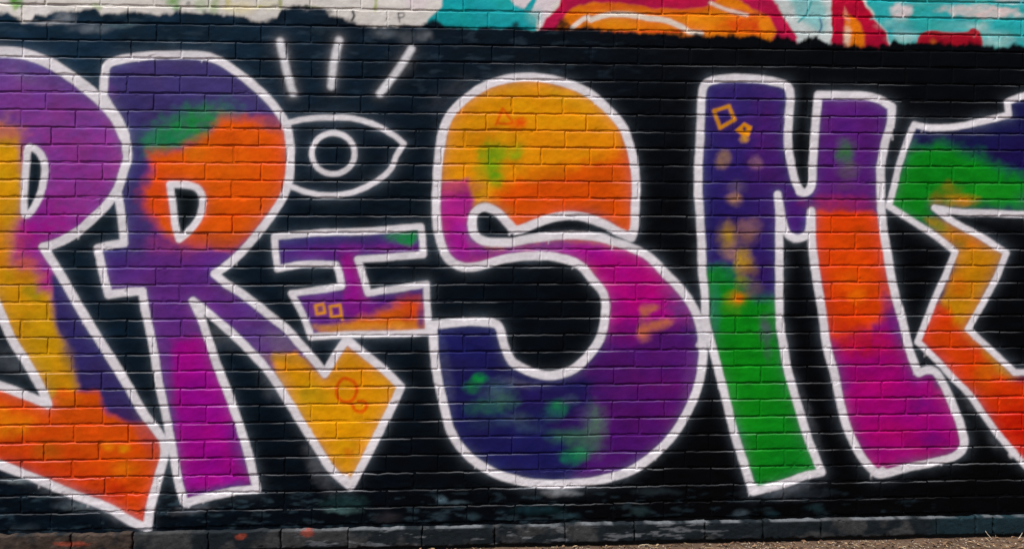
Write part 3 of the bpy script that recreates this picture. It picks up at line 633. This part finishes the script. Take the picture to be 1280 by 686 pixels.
for i, (a, b) in enumerate(zip(px_[:-1], px_[1:])):
    old = b < to_wall(175, 660)[0]
    V, F, cc = brick_arrays(a + .0018, b - .0018, .016, PTOP + float(rng.normal(0, .0012)), max(14, int((b - a) / .006)), 18, 900 + i * 7, float(rng.normal(0, .002)),
                            front=PFRONT, back=.03, r=.007, rough=3.6 if old else 1.9, imgf=plinth_col, chip=.012 if old else .006)
    c = np.array([(a + b) / 2, 0, 0])
    link('block', mesh('block', V - c, F, cc, M_PLINTH), plinth, c)

def footing():                                       # the set-back strip the blocks sit on, always in their shadow
    y0, y1 = -.002, .03
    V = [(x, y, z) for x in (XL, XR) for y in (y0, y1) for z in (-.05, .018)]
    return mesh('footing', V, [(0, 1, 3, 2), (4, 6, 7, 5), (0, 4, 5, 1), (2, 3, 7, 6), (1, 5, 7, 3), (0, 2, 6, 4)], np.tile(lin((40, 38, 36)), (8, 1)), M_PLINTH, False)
link('footing', footing(), plinth)

# ------------------------------------------------------------------ litter on the ground along the wall
def litter(n, kind, seed):
    r = np.random.default_rng(seed)
    Vs, Fs, Cs = [], [], []; k = 0
    for _ in range(n):
        x, y = r.uniform(-3.2, 3.7), PFRONT - .004 - abs(r.normal(0, .16))
        a = r.uniform(0, 2 * math.pi); t = r.normal(0, .35)
        if kind == 'pebble':
            s = r.uniform(.0012, .0046)
            P = np.array([(1, 0, 0), (.3, .9, 0), (-.8, .6, 0), (-.9, -.5, 0), (.2, -1, 0), (.5, .1, .8), (-.4, .1, .7), (.1, -.4, .75)]) * s * r.uniform(.7, 1.2, (8, 3))
            F = [(0, 1, 5), (1, 6, 5), (1, 2, 6), (2, 3, 6), (3, 7, 6), (3, 4, 7), (4, 0, 5), (4, 5, 7), (5, 6, 7)]
            c = lin([(150, 140, 130), (120, 100, 84), (176, 160, 140), (96, 84, 74)][r.integers(4)]); z = .0
        else:
            L_, W_ = (r.uniform(.005, .017), r.uniform(.002, .006)) if kind == 'leaf' else (r.uniform(.008, .03), .0009)
            P = np.array([(-L_, 0, 0), (-L_ * .3, -W_, .002), (L_ * .4, -W_ * .8, .003), (L_, 0, .001), (L_ * .4, W_ * .8, .004), (-L_ * .3, W_, .003), (0, 0, 0)])
            F = [(0, 1, 6), (1, 2, 6), (2, 3, 6), (3, 4, 6), (4, 5, 6), (5, 0, 6)]
            P[:, 2] += P[:, 1] * t + P[:, 0] * r.normal(0, .12)
            P[:, 2] -= P[:, 2].min()
            c = lin([(140, 112, 86), (104, 78, 58), (170, 146, 116), (122, 96, 74), (84, 66, 54)][r.integers(5)] if kind == 'leaf' else [(206, 180, 140), (170, 140, 100), (220, 205, 175)][r.integers(3)]); z = .003
        ca, sa = math.cos(a), math.sin(a)
        Q = np.stack([P[:, 0] * ca - P[:, 1] * sa + x, np.minimum(P[:, 0] * sa + P[:, 1] * ca + y, PFRONT - .003), P[:, 2] + z], -1)
        Vs.append(Q); Fs += [tuple(q + k for q in f) for f in F]; Cs.append(np.tile(c * r.uniform(.75, 1.2), (len(P), 1))); k += len(P)
    return mesh(kind, np.vstack(Vs), Fs, np.vstack(Cs), M_LITTER, False)
for kind, n, nm, lb in (('pebble', 5000, 'gravel', 'small gravel scattered on the soil along the plinth'), ('leaf', 1500, 'leaf_litter', 'brown dead leaf scraps lying along the foot of the plinth'),
                    ('straw', 500, 'dry_grass', 'thin pale dry grass stems strewn over the soil')):
    tag(link(nm, litter(n, kind, 11 + n)), lb, {'pebble': 'gravel', 'leaf': 'leaves', 'straw': 'grass'}[kind], kind='stuff')
def twig(px, lean, l, label):
    x = float(to_wall(px, 668)[0]); r = .0016
    pts = [np.array((x + l * .05 * i * math.cos(lean) * 4, -.042 - .012 * (5 - i) / 5 - .004, .004 + l * .05 * i * 4 * math.sin(lean) * (.9 + .05 * i))) for i in range(6)]
    V, F = [], []
    for i, p in enumerate(pts):
        for k in range(6):
            q = k * math.pi / 3; rr = r * (1 - .1 * i)
            V.append((p[0] - rr * math.sin(lean) * math.cos(q), p[1] + rr * math.sin(q), p[2] + rr * math.cos(lean) * math.cos(q)))
        if i: F += [((i - 1) * 6 + k, (i - 1) * 6 + (k + 1) % 6, i * 6 + (k + 1) % 6, i * 6 + k) for k in range(6)]
    F += [tuple(range(5, -1, -1)), tuple(range(30, 36))]
    c = np.array((x, -.05, 0))
    tag(link('twig', mesh('twig', np.array(V) - c, F, np.tile(lin((214, 200, 176)), (36, 1)), M_LITTER), None, c), label, 'twig', 'pale twigs against the plinth')
twig(1231, math.radians(130), .040, 'pale twig leaning left against the dark teal plinth block')
twig(1263, math.radians(38), .034, 'pale twig leaning right against the dark teal plinth block')
